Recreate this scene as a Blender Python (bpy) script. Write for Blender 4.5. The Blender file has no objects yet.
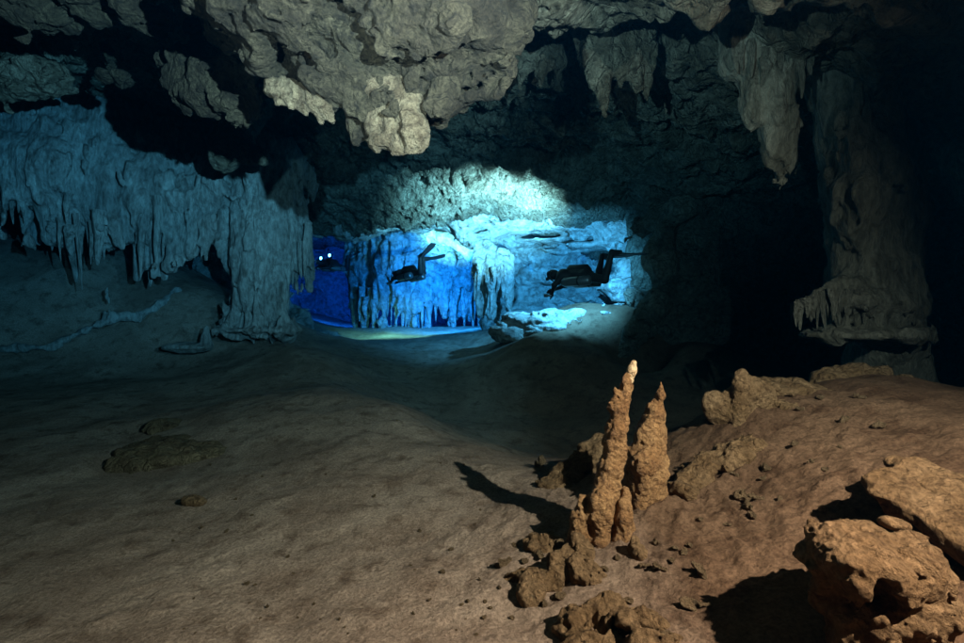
import bpy, math, random
import numpy as np
from mathutils import Vector, Matrix, Euler

# ------------------------------------------------------------------ camera, world, light
scene = bpy.context.scene
col = scene.collection
CAMZ = 1.2
cam_d = bpy.data.cameras.new('camera'); cam_d.sensor_width = 36; cam_d.lens = 18
cam_d.clip_start = 0.02; cam_d.clip_end = 300
cam = bpy.data.objects.new('camera', cam_d); col.objects.link(cam)
cam.location = (0, 0, CAMZ); cam.rotation_euler = (math.radians(90), 0, 0)
scene.camera = cam
w = bpy.data.worlds.new('World'); scene.world = w; w.use_nodes = True
bg = w.node_tree.nodes['Background']; bg.inputs[0].default_value = (0.05, 0.25, 0.5, 1); bg.inputs[1].default_value = 0.0015
scene.view_settings.view_transform = 'Standard'; scene.view_settings.look = 'None'
scene.view_settings.exposure = 0.0; scene.view_settings.gamma = 1.0
scene.render.engine = 'CYCLES'
cy = scene.cycles
cy.use_denoising = True
try: cy.denoiser = 'OPENIMAGEDENOISE'
except Exception: pass
cy.max_bounces = 6; cy.diffuse_bounces = 3; cy.glossy_bounces = 2; cy.transmission_bounces = 2
cy.volume_bounces = 0; cy.transparent_max_bounces = 8
cy.caustics_reflective = False; cy.caustics_refractive = False
cy.sample_clamp_indirect = 0.3

def lamp(name, loc, target, power, color, size_deg, blend, radius):
    d = bpy.data.lights.new(name, 'SPOT')
    d.energy = power; d.color = color; d.spot_size = math.radians(size_deg); d.spot_blend = blend
    d.shadow_soft_size = radius
    o = bpy.data.objects.new(name, d); col.objects.link(o)
    o.location = loc
    o.rotation_euler = (Vector(target) - Vector(loc)).to_track_quat('-Z', 'Y').to_euler()
    return o

# the photographer's two strobes, then a third spot added as ceiling fill
lamp('strobe_or_fill', (2.05, 0.45, 2.25), (0.25, 2.75, 0.7), 1500, (1.0, 0.60, 0.40), 140, 1.0, 0.02)
lamp('strobe_or_fill', (0.95, 0.0, 1.80), (-3.1, 4.9, 4.9), 5600, (1.0, 0.82, 0.65), 80, 1.0, 0.025)
lamp('strobe_or_fill', (-0.9, -0.05, 1.75), (0.75, 6.0, 4.9), 1500, (1.0, 0.80, 0.60), 66, 1.0, 0.025)  # added fill beyond the two strobes, brightens the central ceiling
# lamps the divers carry, shining away from the camera; last two are added fills
lamp('dive_or_fill_lamp', (0.95, 9.15, 2.15), (0.25, 11.3, 4.05), 8200, (1.0, 1.0, 0.82), 82, 0.8, 0.03)
lamp('dive_or_fill_lamp', (2.0, 9.4, 2.45), (1.75, 11.6, 1.8), 1900, (0.34, 0.76, 1.0), 144, 1.0, 0.03)
lamp('dive_or_fill_lamp', (-1.30, 13.9, 2.2), (-0.5, 17.0, 2.1), 2100, (0.05, 0.45, 1.0), 150, 0.8, 0.03)
lamp('dive_or_fill_lamp', (-1.45, 13.85, 2.75), (-0.95, 16.0, 4.3), 5200, (1.0, 1.0, 0.62), 60, 0.7, 0.03)
lamp('dive_or_fill_lamp', (-2.6, 14.4, 1.9), (-2.6, 15.3, 0.7), 300, (0.8, 1.0, 0.55), 140, 0.6, 0.03)  # added spot that no diver holds, brightens the far chamber floor
lamp('dive_or_fill_lamp', (-5.6, 18.0, 2.5), (-5.2, 22.0, 2.6), 600, (0.03, 0.25, 1.0), 165, 0.6, 0.03)  # added blue fill behind the third diver, keeps the far wall from going black

# ------------------------------------------------------------------ numpy tools
rng = np.random.default_rng(7)
_T = rng.uniform(-1, 1, (64, 64, 64)).astype(np.float32)
def N3(P):
    P = np.asarray(P, dtype=np.float32)
    I = np.floor(P).astype(np.int32); f = P - I; f = f*f*f*(f*(f*6-15)+10)
    a = I & 63; b = (I+1) & 63
    x, y, z = f[:, 0], f[:, 1], f[:, 2]
    g = lambda A, B, C: _T[A, B, C]
    c00 = g(a[:,0],a[:,1],a[:,2])*(1-x)+g(b[:,0],a[:,1],a[:,2])*x
    c10 = g(a[:,0],b[:,1],a[:,2])*(1-x)+g(b[:,0],b[:,1],a[:,2])*x
    c01 = g(a[:,0],a[:,1],b[:,2])*(1-x)+g(b[:,0],a[:,1],b[:,2])*x
    c11 = g(a[:,0],b[:,1],b[:,2])*(1-x)+g(b[:,0],b[:,1],b[:,2])*x
    return (c00*(1-y)+c10*y)*(1-z)+(c01*(1-y)+c11*y)*z
_R = np.array([[0.80, 0.60, 0.0], [-0.48, 0.64, 0.60], [0.36, -0.48, 0.80]], dtype=np.float32)
def fbm(P, octv=4, gain=0.5, ridge=False, off=0.0):
    P = np.asarray(P, dtype=np.float32) + off; s = 0.0; a = 1.0; t = 0.0
    for i in range(octv):
        n = N3(P)
        if ridge: n = 1 - 2*np.abs(n)
        s = s + a*n; t += a; a *= gain; P = (P @ _R)*2.03 + 17.3
    return s/t
_W = rng.uniform(0.0, 1.0, (3, 32, 32, 32)).astype(np.float32)
def worley(P):
    """distance to the nearest of one jittered point per unit cell"""
    P = np.asarray(P, dtype=np.float32); I = np.floor(P).astype(np.int32); best = np.full(len(P), 9.0, np.float32)
    for a in (-1, 0, 1):
        for b in (-1, 0, 1):
            for c in (-1, 0, 1):
                J = I+np.array((a, b, c), np.int32); K = J & 31; k = (K[:, 0], K[:, 1], K[:, 2])
                d = (J[:, 0]+_W[0][k]-P[:, 0])**2+(J[:, 1]+_W[1][k]-P[:, 1])**2+(J[:, 2]+_W[2][k]-P[:, 2])**2
                np.minimum(best, d, out=best)
    return np.sqrt(best)
def smooth(e0, e1, x):
    t = np.clip((x-e0)/(e1-e0), 0, 1); return t*t*(3-2*t)

def U(px, py, d):
    """photograph pixel + distance along the view axis -> point"""
    return np.array([d*(px-482)/482, d, CAMZ - d*(py-321.5)/482])

def rbf(pts, c=0.25):
    pts = np.array(pts, float); X = pts[:, :2]; z = pts[:, 2]; n = len(X)
    phi = lambda r2: np.sqrt(r2+c*c)
    A = phi(((X[:, None]-X[None])**2).sum(-1)); B = np.c_[np.ones(n), X]
    M = np.block([[A+np.eye(n)*1e-3, B], [B.T, np.zeros((3, 3))]])
    s = np.linalg.solve(M, np.r_[z, 0, 0, 0])
    def f(x, y):
        out = s[n]+s[n+1]*x+s[n+2]*y
        for i in range(n): out = out + s[i]*phi((x-X[i, 0])**2+(y-X[i, 1])**2)
        return out
    return f

# ------------------------------------------------------------------ mesh + object helpers
def mesh_np(name, V, Q, smooth_shade=True):
    me = bpy.data.meshes.new(name)
    V = np.ascontiguousarray(V, dtype=np.float32); Q = np.ascontiguousarray(Q, dtype=np.int32)
    n = len(Q); k = Q.shape[1]
    me.vertices.add(len(V)); me.vertices.foreach_set('co', V.ravel())
    me.loops.add(n*k); me.loops.foreach_set('vertex_index', Q.ravel())
    me.polygons.add(n); me.polygons.foreach_set('loop_start', np.arange(0, n*k, k, dtype=np.int32))
    me.polygons.foreach_set('use_smooth', np.full(n, smooth_shade))
    me.update(calc_edges=True); me.validate()
    return me
def link(name, me, mat, parent=None, loc=None):
    o = bpy.data.objects.new(name, me); col.objects.link(o)
    if me is not None and mat is not None and len(me.materials) == 0: me.materials.append(mat)
    if loc is not None: o.location = loc
    if parent is not None: o.parent = parent
    return o
def tag(o, label, cat, group=None, kind=None):
    o['label'] = label; o['category'] = cat
    if group: o['group'] = group
    if kind: o['kind'] = kind
    return o
def structure(o, label=None):
    o['kind'] = 'structure'
    if label: o['label'] = label
    return o

_E = [(0,1),(2,3),(4,5),(6,7),(0,2),(1,3),(4,6),(5,7),(0,4),(1,5),(2,6),(3,7)]
_C = np.array([[i & 1, (i >> 1) & 1, i >> 2] for i in range(8)])
class Field:
    """signed-distance grid; solids are merged into it and skinned with surface nets"""
    def __init__(s, lo, hi, h, pad=None):
        s.lo = np.array(lo, float); s.h = h
        s.n = np.ceil((np.array(hi, float)-s.lo)/h).astype(int)+1
        s.F = np.full(s.n, 9.0, dtype=np.float32); s.pad = pad if pad else 6*h
    def sub(s, lo, hi, k):
        a = np.clip(np.floor((np.array(lo)-k-s.pad-s.lo)/s.h).astype(int), 0, s.n)
        b = np.clip(np.ceil((np.array(hi)+k+s.pad-s.lo)/s.h).astype(int)+1, 0, s.n)
        if (b <= a).any(): return None, None
        sl = tuple(slice(a[i], b[i]) for i in range(3))
        ax = [(s.lo[i]+np.arange(a[i], b[i])*s.h).astype(np.float32) for i in range(3)]
        X, Y, Z = np.meshgrid(*ax, indexing='ij', sparse=True)
        return sl, (X, Y, Z)
    def put(s, sl, d, k, cut=False):
        F = s.F[sl]
        if cut:
            d = -d
            if k > 0:
                hh = np.maximum(k-np.abs(F-d), 0)/k; s.F[sl] = np.maximum(F, d)+hh*hh*k*.25
            else: s.F[sl] = np.maximum(F, d)
        else:
            if k > 0:
                hh = np.maximum(k-np.abs(F-d), 0)/k; s.F[sl] = np.minimum(F, d)-hh*hh*k*.25
            else: s.F[sl] = np.minimum(F, d)
        return s
    def ball(s, c, r, k=0.0, rot=None, cut=False):
        c = np.array(c, float); r = np.array(r if np.ndim(r) else (r, r, r), float)
        m = r.max() if rot is not None else r
        sl, G = s.sub(c-m, c+m, k)
        if sl is None: return s
        X, Y, Z = G[0]-c[0], G[1]-c[1], G[2]-c[2]
        if rot is not None:
            R = np.array(Euler(rot).to_matrix().inverted())
            X, Y, Z = R[0,0]*X+R[0,1]*Y+R[0,2]*Z, R[1,0]*X+R[1,1]*Y+R[1,2]*Z, R[2,0]*X+R[2,1]*Y+R[2,2]*Z
        k0 = np.sqrt((X/r[0])**2+(Y/r[1])**2+(Z/r[2])**2)
        k1 = np.sqrt((X/r[0]**2)**2+(Y/r[1]**2)**2+(Z/r[2]**2)**2)
        return s.put(sl, (k0*(k0-1)/np.maximum(k1, 1e-6)).astype(np.float32), k, cut)
    def cone(s, a, b, ra, rb, k=0.0, cut=False):
        a = np.array(a, float); b = np.array(b, float); m = max(ra, rb)
        sl, G = s.sub(np.minimum(a, b)-m, np.maximum(a, b)+m, k)
        if sl is None: return s
        d = b-a; L2 = max((d*d).sum(), 1e-9)
        X, Y, Z = G[0]-a[0], G[1]-a[1], G[2]-a[2]
        t = np.clip((X*d[0]+Y*d[1]+Z*d[2])/L2, 0, 1)
        q = np.sqrt((X-t*d[0])**2+(Y-t*d[1])**2+(Z-t*d[2])**2)-(ra+(rb-ra)*t)
        return s.put(sl, q.astype(np.float32), k, cut)
    def chain(s, pts, k=0.0):
        for (p, r), (q, t) in zip(pts[:-1], pts[1:]): s.cone(p, q, r, t, k)
        return s
    def box(s, c, hs, k=0.0, rot=(0,0,0), rnd=0.0, cut=False):
        c = np.array(c, float); m = float(np.linalg.norm(hs)) if any(rot) else np.array(hs, float)
        sl, G = s.sub(c-m, c+m, k)
        if sl is None: return s
        R = np.array(Euler(rot).to_matrix().inverted())
        X, Y, Z = G[0]-c[0], G[1]-c[1], G[2]-c[2]
        X, Y, Z = R[0,0]*X+R[0,1]*Y+R[0,2]*Z, R[1,0]*X+R[1,1]*Y+R[1,2]*Z, R[2,0]*X+R[2,1]*Y+R[2,2]*Z
        qx, qy, qz = np.abs(X)-hs[0]+rnd, np.abs(Y)-hs[1]+rnd, np.abs(Z)-hs[2]+rnd
        d = np.sqrt(np.maximum(qx,0)**2+np.maximum(qy,0)**2+np.maximum(qz,0)**2)+np.minimum(np.maximum(np.maximum(qx,qy),qz),0)-rnd
        return s.put(sl, d.astype(np.float32), k, cut)
    def rough(s, *layers):
        """layers: (amp, freq or (fx,fy,fz), octaves, ridge, seed)"""
        layers = sorted(layers, key=lambda l: -abs(l[0]))
        reach = [abs(l[0])*(0.9 if l[3] in ('pit', 'pop') else 0.7) for l in layers]
        idx = np.nonzero(np.abs(s.F) < sum(reach)+2*s.h)
        P = np.stack([s.lo[i]+idx[i]*s.h for i in range(3)], 1).astype(np.float32)
        F = s.F[idx]
        for n, (amp, fr, octv, ridge, seed) in enumerate(layers):
            Q = P*np.array(fr, np.float32)
            if ridge == 'pit': F = F+amp*smooth(0.12, 0.42, fbm(Q, octv, 0.5, False, seed*7.31))
            elif ridge == 'pop':
                Q = Q+0.35*np.stack([N3(Q*1.3+i*11.1+seed) for i in range(3)], 1)
                F = F-amp*(0.55-worley(Q+seed*3.1))*1.6
            else: F = F-amp*fbm(Q, octv, 0.5, ridge, seed*7.31)
            # later, smaller layers only matter close to the surface
            s.F[idx] = F
            keep = np.abs(F) < sum(reach[n+1:])+2*s.h
            P = P[keep]; F = F[keep]; idx = tuple(a[keep] for a in idx)
        return s
    def skin(s):
        F = s.F; F[0] = F[-1] = 9; F[:, 0] = F[:, -1] = 9; F[:, :, 0] = F[:, :, -1] = 9
        S = F < 0; nx, ny, nz = F.shape
        cnt = np.zeros((nx-1, ny-1, nz-1), np.int8)
        for c in _C: cnt += S[c[0]:nx-1+c[0], c[1]:ny-1+c[1], c[2]:nz-1+c[2]]
        act = np.argwhere((cnt > 0) & (cnt < 8))
        vals = np.stack([F[act[:,0]+c[0], act[:,1]+c[1], act[:,2]+c[2]] for c in _C], 1)
        acc = np.zeros((len(act), 3)); n = np.zeros(len(act))
        for i, j in _E:
            a, b = vals[:, i], vals[:, j]; m = (a < 0) != (b < 0)
            t = np.where(m, a/np.where(m, a-b, 1), 0)
            p = _C[i]+(_C[j]-_C[i])*t[:, None]
            acc += p*m[:, None]; n += m
        V = (act+acc/n[:, None])*s.h+s.lo
        ids = np.full(cnt.shape, -1, np.int32); ids[act[:,0], act[:,1], act[:,2]] = np.arange(len(act))
        Q = []
        for ax in range(3):
            A = S; sl0 = [slice(1, -1)]*3; sl1 = [slice(1, -1)]*3
            sl0[ax] = slice(0, -1); sl1[ax] = slice(1, None)
            s0, s1 = A[tuple(sl0)], A[tuple(sl1)]
            e = np.argwhere(s0 != s1)
            if len(e) == 0: continue
            flip = s0[e[:,0], e[:,1], e[:,2]]
            g = e.copy()
            for i in range(3):
                if i != ax: g[:, i] += 1
            u, v = (ax+1) % 3, (ax+2) % 3
            def cid(du, dv):
                c = g.copy(); c[:, u] += du; c[:, v] += dv
                return ids[c[:,0], c[:,1], c[:,2]]
            q = np.stack([cid(-1,-1), cid(0,-1), cid(0,0), cid(-1,0)], 1)
            q[~flip] = q[~flip][:, ::-1]
            Q.append(q)
        Q = np.concatenate(Q); Q = Q[(Q >= 0).all(1)]
        return V, Q
    def obj(s, name, mat, parent=None, base='bottom', origin=None):
        V, Q = s.skin()
        if origin is None:
            c = (V.min(0)+V.max(0))/2; c[2] = V[:, 2].min() if base == 'bottom' else V[:, 2].max()
        else: c = np.array(origin, float)
        o = link(name, mesh_np(name, V-c, Q), mat)
        if parent is not None:
            o.parent = parent; o.location = c-np.array(parent.location)
        else: o.location = c
        return o

# ------------------------------------------------------------------ materials
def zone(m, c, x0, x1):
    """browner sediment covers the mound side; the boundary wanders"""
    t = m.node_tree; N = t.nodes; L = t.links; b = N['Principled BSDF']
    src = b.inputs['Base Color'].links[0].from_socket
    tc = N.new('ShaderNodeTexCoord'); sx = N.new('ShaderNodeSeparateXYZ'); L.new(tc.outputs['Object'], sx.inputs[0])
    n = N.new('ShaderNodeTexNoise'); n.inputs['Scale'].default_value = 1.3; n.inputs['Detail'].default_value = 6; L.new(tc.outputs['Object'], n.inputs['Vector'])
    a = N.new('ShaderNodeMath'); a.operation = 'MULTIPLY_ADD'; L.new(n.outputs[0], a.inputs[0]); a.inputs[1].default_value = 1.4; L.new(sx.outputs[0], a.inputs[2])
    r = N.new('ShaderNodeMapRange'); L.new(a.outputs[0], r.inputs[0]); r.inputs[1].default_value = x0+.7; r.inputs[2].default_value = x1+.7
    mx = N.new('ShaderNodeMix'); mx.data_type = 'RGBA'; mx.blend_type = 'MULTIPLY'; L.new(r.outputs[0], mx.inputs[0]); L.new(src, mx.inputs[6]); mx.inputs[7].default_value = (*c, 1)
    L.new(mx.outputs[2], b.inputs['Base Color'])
def rock_mat(name, c1, c2, c3, scale=1.0, bump=0.02, rough=0.85, fine=38.0, spec=0.25, stretch=1.0, pits=0.5, speck=0.0, mid=2.2, crack=5.0):
    m = bpy.data.materials.new(name); m.use_nodes = True; t = m.node_tree; N = t.nodes; L = t.links
    b = N['Principled BSDF']; b.inputs['Roughness'].default_value = rough
    b.inputs['Specular IOR Level'].default_value = spec
    tc = N.new('ShaderNodeTexCoord'); mp = N.new('ShaderNodeMapping')
    mp.inputs['Scale'].default_value = (scale, scale, scale*stretch)
    L.new(tc.outputs['Object'], mp.inputs['Vector'])
    def noise(sc, det, ro=0.6, dist=0.0):
        n = N.new('ShaderNodeTexNoise'); n.inputs['Scale'].default_value = sc; n.inputs['Detail'].default_value = det
        n.inputs['Roughness'].default_value = ro; n.inputs['Distortion'].default_value = dist
        L.new(mp.outputs[0], n.inputs['Vector']); return n
    n1 = noise(1.6, 8, 0.65, 0.6); n2 = noise(7.0, 8, 0.7, 0.3); n3 = noise(fine, 6, 0.7)
    r1 = N.new('ShaderNodeValToRGB'); L.new(n1.outputs[0], r1.inputs[0])
    e = r1.color_ramp.elements
    e[0].position = 0.40; e[0].color = (*c1, 1); e[1].position = 0.61; e[1].color = (*c2, 1)
    r2 = N.new('ShaderNodeValToRGB'); L.new(n2.outputs[0], r2.inputs[0])
    e = r2.color_ramp.elements
    e[0].position = 0.50; e[0].color = (0, 0, 0, 1); e[1].position = 0.66; e[1].color = (1, 1, 1, 1)
    mx = N.new('ShaderNodeMix'); mx.data_type = 'RGBA'
    L.new(r2.outputs[0], mx.inputs[0]); L.new(r1.outputs[0], mx.inputs[6]); mx.inputs[7].default_value = (*c3, 1)
    # small-scale value mottling
    r3 = N.new('ShaderNodeMapRange'); L.new(n3.outputs[0], r3.inputs[0])
    r3.inputs[1].default_value = 0.32; r3.inputs[2].default_value = 0.68
    r3.inputs[3].default_value = 0.55; r3.inputs[4].default_value = 1.35
    mm = N.new('ShaderNodeMix'); mm.data_type = 'RGBA'; mm.blend_type = 'MULTIPLY'; mm.inputs[0].default_value = 1
    L.new(mx.outputs[2], mm.inputs[6]); L.new(r3.outputs[0], mm.inputs[7])
    last = mm.outputs[2]
    if speck:
        v = N.new('ShaderNodeTexVoronoi'); v.inputs['Scale'].default_value = fine*1.3; L.new(mp.outputs[0], v.inputs['Vector'])
        rs = N.new('ShaderNodeMapRange'); L.new(v.outputs['Distance'], rs.inputs[0])
        rs.inputs[1].default_value = 0.10; rs.inputs[2].default_value = 0.16; rs.inputs[3].default_value = speck; rs.inputs[4].default_value = 0
        ms = N.new('ShaderNodeMix'); ms.data_type = 'RGBA'; L.new(rs.outputs[0], ms.inputs[0]); L.new(last, ms.inputs[6])
        ms.inputs[7].default_value = (*[min(1, 1.9*x) for x in c2], 1); last = ms.outputs[2]
    L.new(last, b.inputs['Base Color'])
    vo = N.new('ShaderNodeTexVoronoi'); vo.inputs['Scale'].default_value = fine*0.55; L.new(mp.outputs[0], vo.inputs['Vector'])
    ad = N.new('ShaderNodeMath'); ad.operation = 'MULTIPLY_ADD'; L.new(vo.outputs['Distance'], ad.inputs[0])
    ad.inputs[1].default_value = pits; L.new(n3.outputs[0], ad.inputs[2])
    ad2 = N.new('ShaderNodeMath'); ad2.operation = 'MULTIPLY_ADD'; L.new(n2.outputs[0], ad2.inputs[0])
    ad2.inputs[1].default_value = mid; L.new(ad.outputs[0], ad2.inputs[2])
    bp = N.new('ShaderNodeBump'); bp.inputs['Strength'].default_value = 1.0; bp.inputs['Distance'].default_value = bump*1.8
    hgt = ad2.outputs[0]
    if crack:
        wn = noise(3.0, 4); wv = N.new('ShaderNodeMix'); wv.data_type = 'RGBA'; wv.blend_type = 'ADD'; wv.inputs[0].default_value = 0.35
        L.new(mp.outputs[0], wv.inputs[6]); L.new(wn.outputs['Color'], wv.inputs[7])
        cv = N.new('ShaderNodeTexVoronoi'); cv.feature = 'DISTANCE_TO_EDGE'; cv.inputs['Scale'].default_value = crack; L.new(wv.outputs[2], cv.inputs['Vector'])
        cm = N.new('ShaderNodeMapRange'); L.new(cv.outputs['Distance'], cm.inputs[0]); cm.inputs[1].default_value = 0.0; cm.inputs[2].default_value = 0.09; cm.inputs[3].default_value = -0.5; cm.inputs[4].default_value = 0.0
        ac = N.new('ShaderNodeMath'); ac.operation = 'ADD'; L.new(hgt, ac.inputs[0]); L.new(cm.outputs[0], ac.inputs[1]); hgt = ac.outputs[0]
    L.new(hgt, bp.inputs['Height']); L.new(bp.outputs[0], b.inputs['Normal'])
    return m
def plain(name, c, rough=0.5, metal=0.0, emit=None, es=0.0):
    m = bpy.data.materials.new(name); m.use_nodes = True; t = m.node_tree; b = t.nodes['Principled BSDF']
    n = t.nodes.new('ShaderNodeTexNoise'); n.inputs['Scale'].default_value = 40; n.inputs['Detail'].default_value = 4
    r = t.nodes.new('ShaderNodeValToRGB'); t.links.new(n.outputs[0], r.inputs[0])
    r.color_ramp.elements[0].color = (*[x*0.75 for x in c], 1); r.color_ramp.elements[1].color = (*[min(1, x*1.2) for x in c], 1)
    t.links.new(r.outputs[0], b.inputs['Base Color'])
    b.inputs['Roughness'].default_value = rough; b.inputs['Metallic'].default_value = metal
    if emit: b.inputs['Emission Color'].default_value = (*emit, 1); b.inputs['Emission Strength'].default_value = es
    return m
M = {}
M['silt'] = rock_mat('silt', (0.27, 0.188, 0.140), (0.40, 0.295, 0.225), (0.17, 0.112, 0.080), 0.8, 0.0065, 0.95, 75, 0.1, speck=0.35, pits=0.3, mid=0.8, crack=0)
M['dusty'] = rock_mat('dusty_bedrock', (0.18, 0.125, 0.075), (0.30, 0.22, 0.13), (0.13, 0.085, 0.05), 1.5, 0.02, 0.95, 30, 0.1)
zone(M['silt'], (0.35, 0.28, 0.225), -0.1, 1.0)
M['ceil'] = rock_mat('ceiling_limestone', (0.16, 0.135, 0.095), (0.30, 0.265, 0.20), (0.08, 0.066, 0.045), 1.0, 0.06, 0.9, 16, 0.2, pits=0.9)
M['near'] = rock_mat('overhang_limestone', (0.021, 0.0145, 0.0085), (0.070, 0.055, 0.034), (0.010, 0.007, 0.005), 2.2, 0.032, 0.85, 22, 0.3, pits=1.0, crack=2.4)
M['pale'] = rock_mat('pale_calcite', (0.075, 0.052, 0.032), (0.21, 0.16, 0.105), (0.035, 0.021, 0.012), 3.0, 0.014, 0.6, 30, 0.4, crack=0)
M['flow'] = rock_mat('flowstone', (0.36, 0.36, 0.33), (0.56, 0.56, 0.51), (0.20, 0.19, 0.165), 1.0, 0.04, 0.85, 18, 0.25, stretch=0.4, crack=0)
M['flowr'] = rock_mat('brown_flowstone', (0.22, 0.19, 0.14), (0.36, 0.32, 0.25), (0.12, 0.10, 0.07), 1.0, 0.04, 0.85, 18, 0.25, stretch=0.4, crack=0)
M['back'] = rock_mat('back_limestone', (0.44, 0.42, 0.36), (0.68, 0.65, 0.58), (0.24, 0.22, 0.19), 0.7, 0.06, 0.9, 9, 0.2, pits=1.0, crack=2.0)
M['stal'] = rock_mat('stalagmite_calcite', (0.26, 0.13, 0.05), (0.42, 0.24, 0.105), (0.15, 0.07, 0.028), 4.0, 0.008, 0.65, 22, 0.4, stretch=1.0, pits=0.8, crack=0)
M['tip'] = rock_mat('stalagmite_tip', (0.50, 0.33, 0.18), (0.62, 0.46, 0.28), (0.36, 0.21, 0.10), 4.0, 0.004, 0.6, 30, 0.4, crack=0)
M['brown'] = rock_mat('brown_rock', (0.21, 0.125, 0.062), (0.33, 0.21, 0.115), (0.13, 0.075, 0.038), 2.0, 0.02, 0.9, 26, 0.15, pits=0.9, crack=2.6)
M['stone'] = rock_mat('loose_stone', (0.30, 0.20, 0.115), (0.40, 0.28, 0.17), (0.20, 0.13, 0.07), 1.0, 0.05, 0.95, 5, 0.1, crack=0)
M['suit'] = plain('neoprene', (0.012, 0.013, 0.015), 0.7)
M['rubber'] = plain('fin_rubber', (0.015, 0.016, 0.018), 0.5)
M['steel'] = plain('tank_paint', (0.22, 0.24, 0.25), 0.35, 0.6)
M['glass'] = plain('mask_glass', (0.05, 0.07, 0.08), 0.1)
M['lens'] = plain('lit_lamp_lens', (0.8, 0.9, 1.0), 0.3, 0, (0.75, 0.92, 1.0), 14)

# ------------------------------------------------------------------ cave floor
FP = [U(*p) for p in [
 (0,643,1.9),(240,643,1.85),(482,643,1.8),(600,643,1.72),(700,643,1.62),(830,643,1.5),(964,643,1.4),
 (0,540,2.9),(240,540,2.8),(400,540,2.7),(500,545,2.5),(600,535,2.4),(680,540,2.2),(760,540,2.08),(850,530,1.95),(964,530,1.8),
 (0,450,4.5),(120,450,4.5),(240,450,4.4),(360,450,4.2),(440,455,3.9),(540,490,3.1),(620,490,2.75),
 (690,480,2.75),(760,455,2.75),(860,440,2.6),(964,450,2.3),
 (690,440,3.2),(720,415,3.3),(780,390,3.6),(850,377,3.8),(910,380,3.6),(964,392,3.3),
 (0,400,6.4),(150,400,6.5),(260,390,6.8),(330,385,6.6),(400,405,5.6),(470,440,4.6),
 (300,352,8.6),(230,345,9.2),(150,352,8.8),(0,352,8.2),
 (100,330,9.0),(20,345,8.4),(60,290,9.2),(170,300,9.6),(100,250,10.2),(0,245,10.0),(200,285,10.6),(250,318,9.7),(310,335,10.4),
 (470,345,12.0),(400,342,13.0),(330,340,13.5),(400,327,17),(320,326,17),(480,328,16),
 (545,322,10.4),(580,304,11.2),(630,308,10.8),(520,345,9.6),(580,338,9.7),(640,326,9.8),(500,342,11.0),(600,352,8.9),(680,350,9.0)]]
FP += [np.array(p) for p in [(-0.6,7.5,-0.35),(0.2,6.2,-0.35),(0.9,5.2,-0.3),(1.2,7.6,-0.25),(-1.2,9.3,0.1),(1.6,4.6,-0.2),(3.0,6.0,-0.2),(5,7,-0.1),
 (3.2,9.5,0.1),(6,11,0.2),(9,9,0.4),(2.5,15,1.5),(7,16,0.5),(4.6,13,1.2),(-10,14,3.6),(-13,10,3.0),(-14,5,1.2),(-9,4,0.2),(-8,0,0.2),(0,-3,0.0),(4,-2,0.6),
 (6,2,1.0),(9,4,0.9),(4.5,4.5,0.35),(-4,21,0.9),(0,22,1.0),(-8,20,1.5),(1,24,1.0),(-14,18,3.5),(12,12,0.6)]]
floor_f = rbf(FP)
def axis(a, b, n, x0, x1):
    t = np.linspace(math.asinh((x0-b)/a), math.asinh((x1-b)/a), n); return b+a*np.sinh(t)
def bank(x, y): return smooth(-3.0, -6.0, x)*smooth(6.5, 9.0, y)
def floor_z(x, y):
    x = np.asarray(x, float); y = np.asarray(y, float); sh = x.shape; x = x.ravel(); y = y.ravel()
    z = floor_f(x, y)
    P = np.stack([x, y, 0*x], 1)
    near = np.exp(-((x-1.4)**2+(y-2.6)**2)/1.6)
    z = z+0.10*fbm(P*0.7, 3)*smooth(1.5, 5, y)+0.028*fbm(P*2.2, 4, off=3)+0.009*fbm(P*9, 4, off=9)
    z = z+near*(0.035*fbm(P*3.6, 4, 0.55, True, 5.0)+0.022*fbm(P*13, 3, 0.6, True, off=8))
    # patches of small lumps of rubble and clods in the silt
    k = smooth(0.25, 0.6, fbm(P*1.3, 3, off=21))
    z = z+k*0.018*np.maximum(0, fbm(P*22, 2, off=4))
    return z.reshape(sh)
gx = axis(0.9, 0.4, 640, -15, 13); gy = axis(1.0, 1.6, 640, -3.5, 26)
GX, GY = np.meshgrid(gx, gy, indexing='ij')
GZ = floor_z(GX, GY)
def grid_faces(n, m, flip=False):
    i = np.arange(n*m).reshape(n, m)
    q = np.stack([i[:-1,:-1].ravel(), i[1:,:-1].ravel(), i[1:,1:].ravel(), i[:-1,1:].ravel()], 1)
    return q[:, ::-1] if flip else q
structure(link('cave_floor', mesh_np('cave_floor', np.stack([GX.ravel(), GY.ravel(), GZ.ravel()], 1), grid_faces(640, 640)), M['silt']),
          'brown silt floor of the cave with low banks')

def G(px, py, dz=0.0, d=2.2):
    """point of the floor seen at a photograph pixel, raised by dz"""
    for _ in range(25):
        q = U(px, py, d); z = float(floor_z(np.array([q[0]]), np.array([q[1]]))[0])
        d = d*(1+0.5*((CAMZ-z)/max(CAMZ-q[2], 1e-3)-1))
    q = U(px, py, d); q[2] = z+dz
    return q
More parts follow.
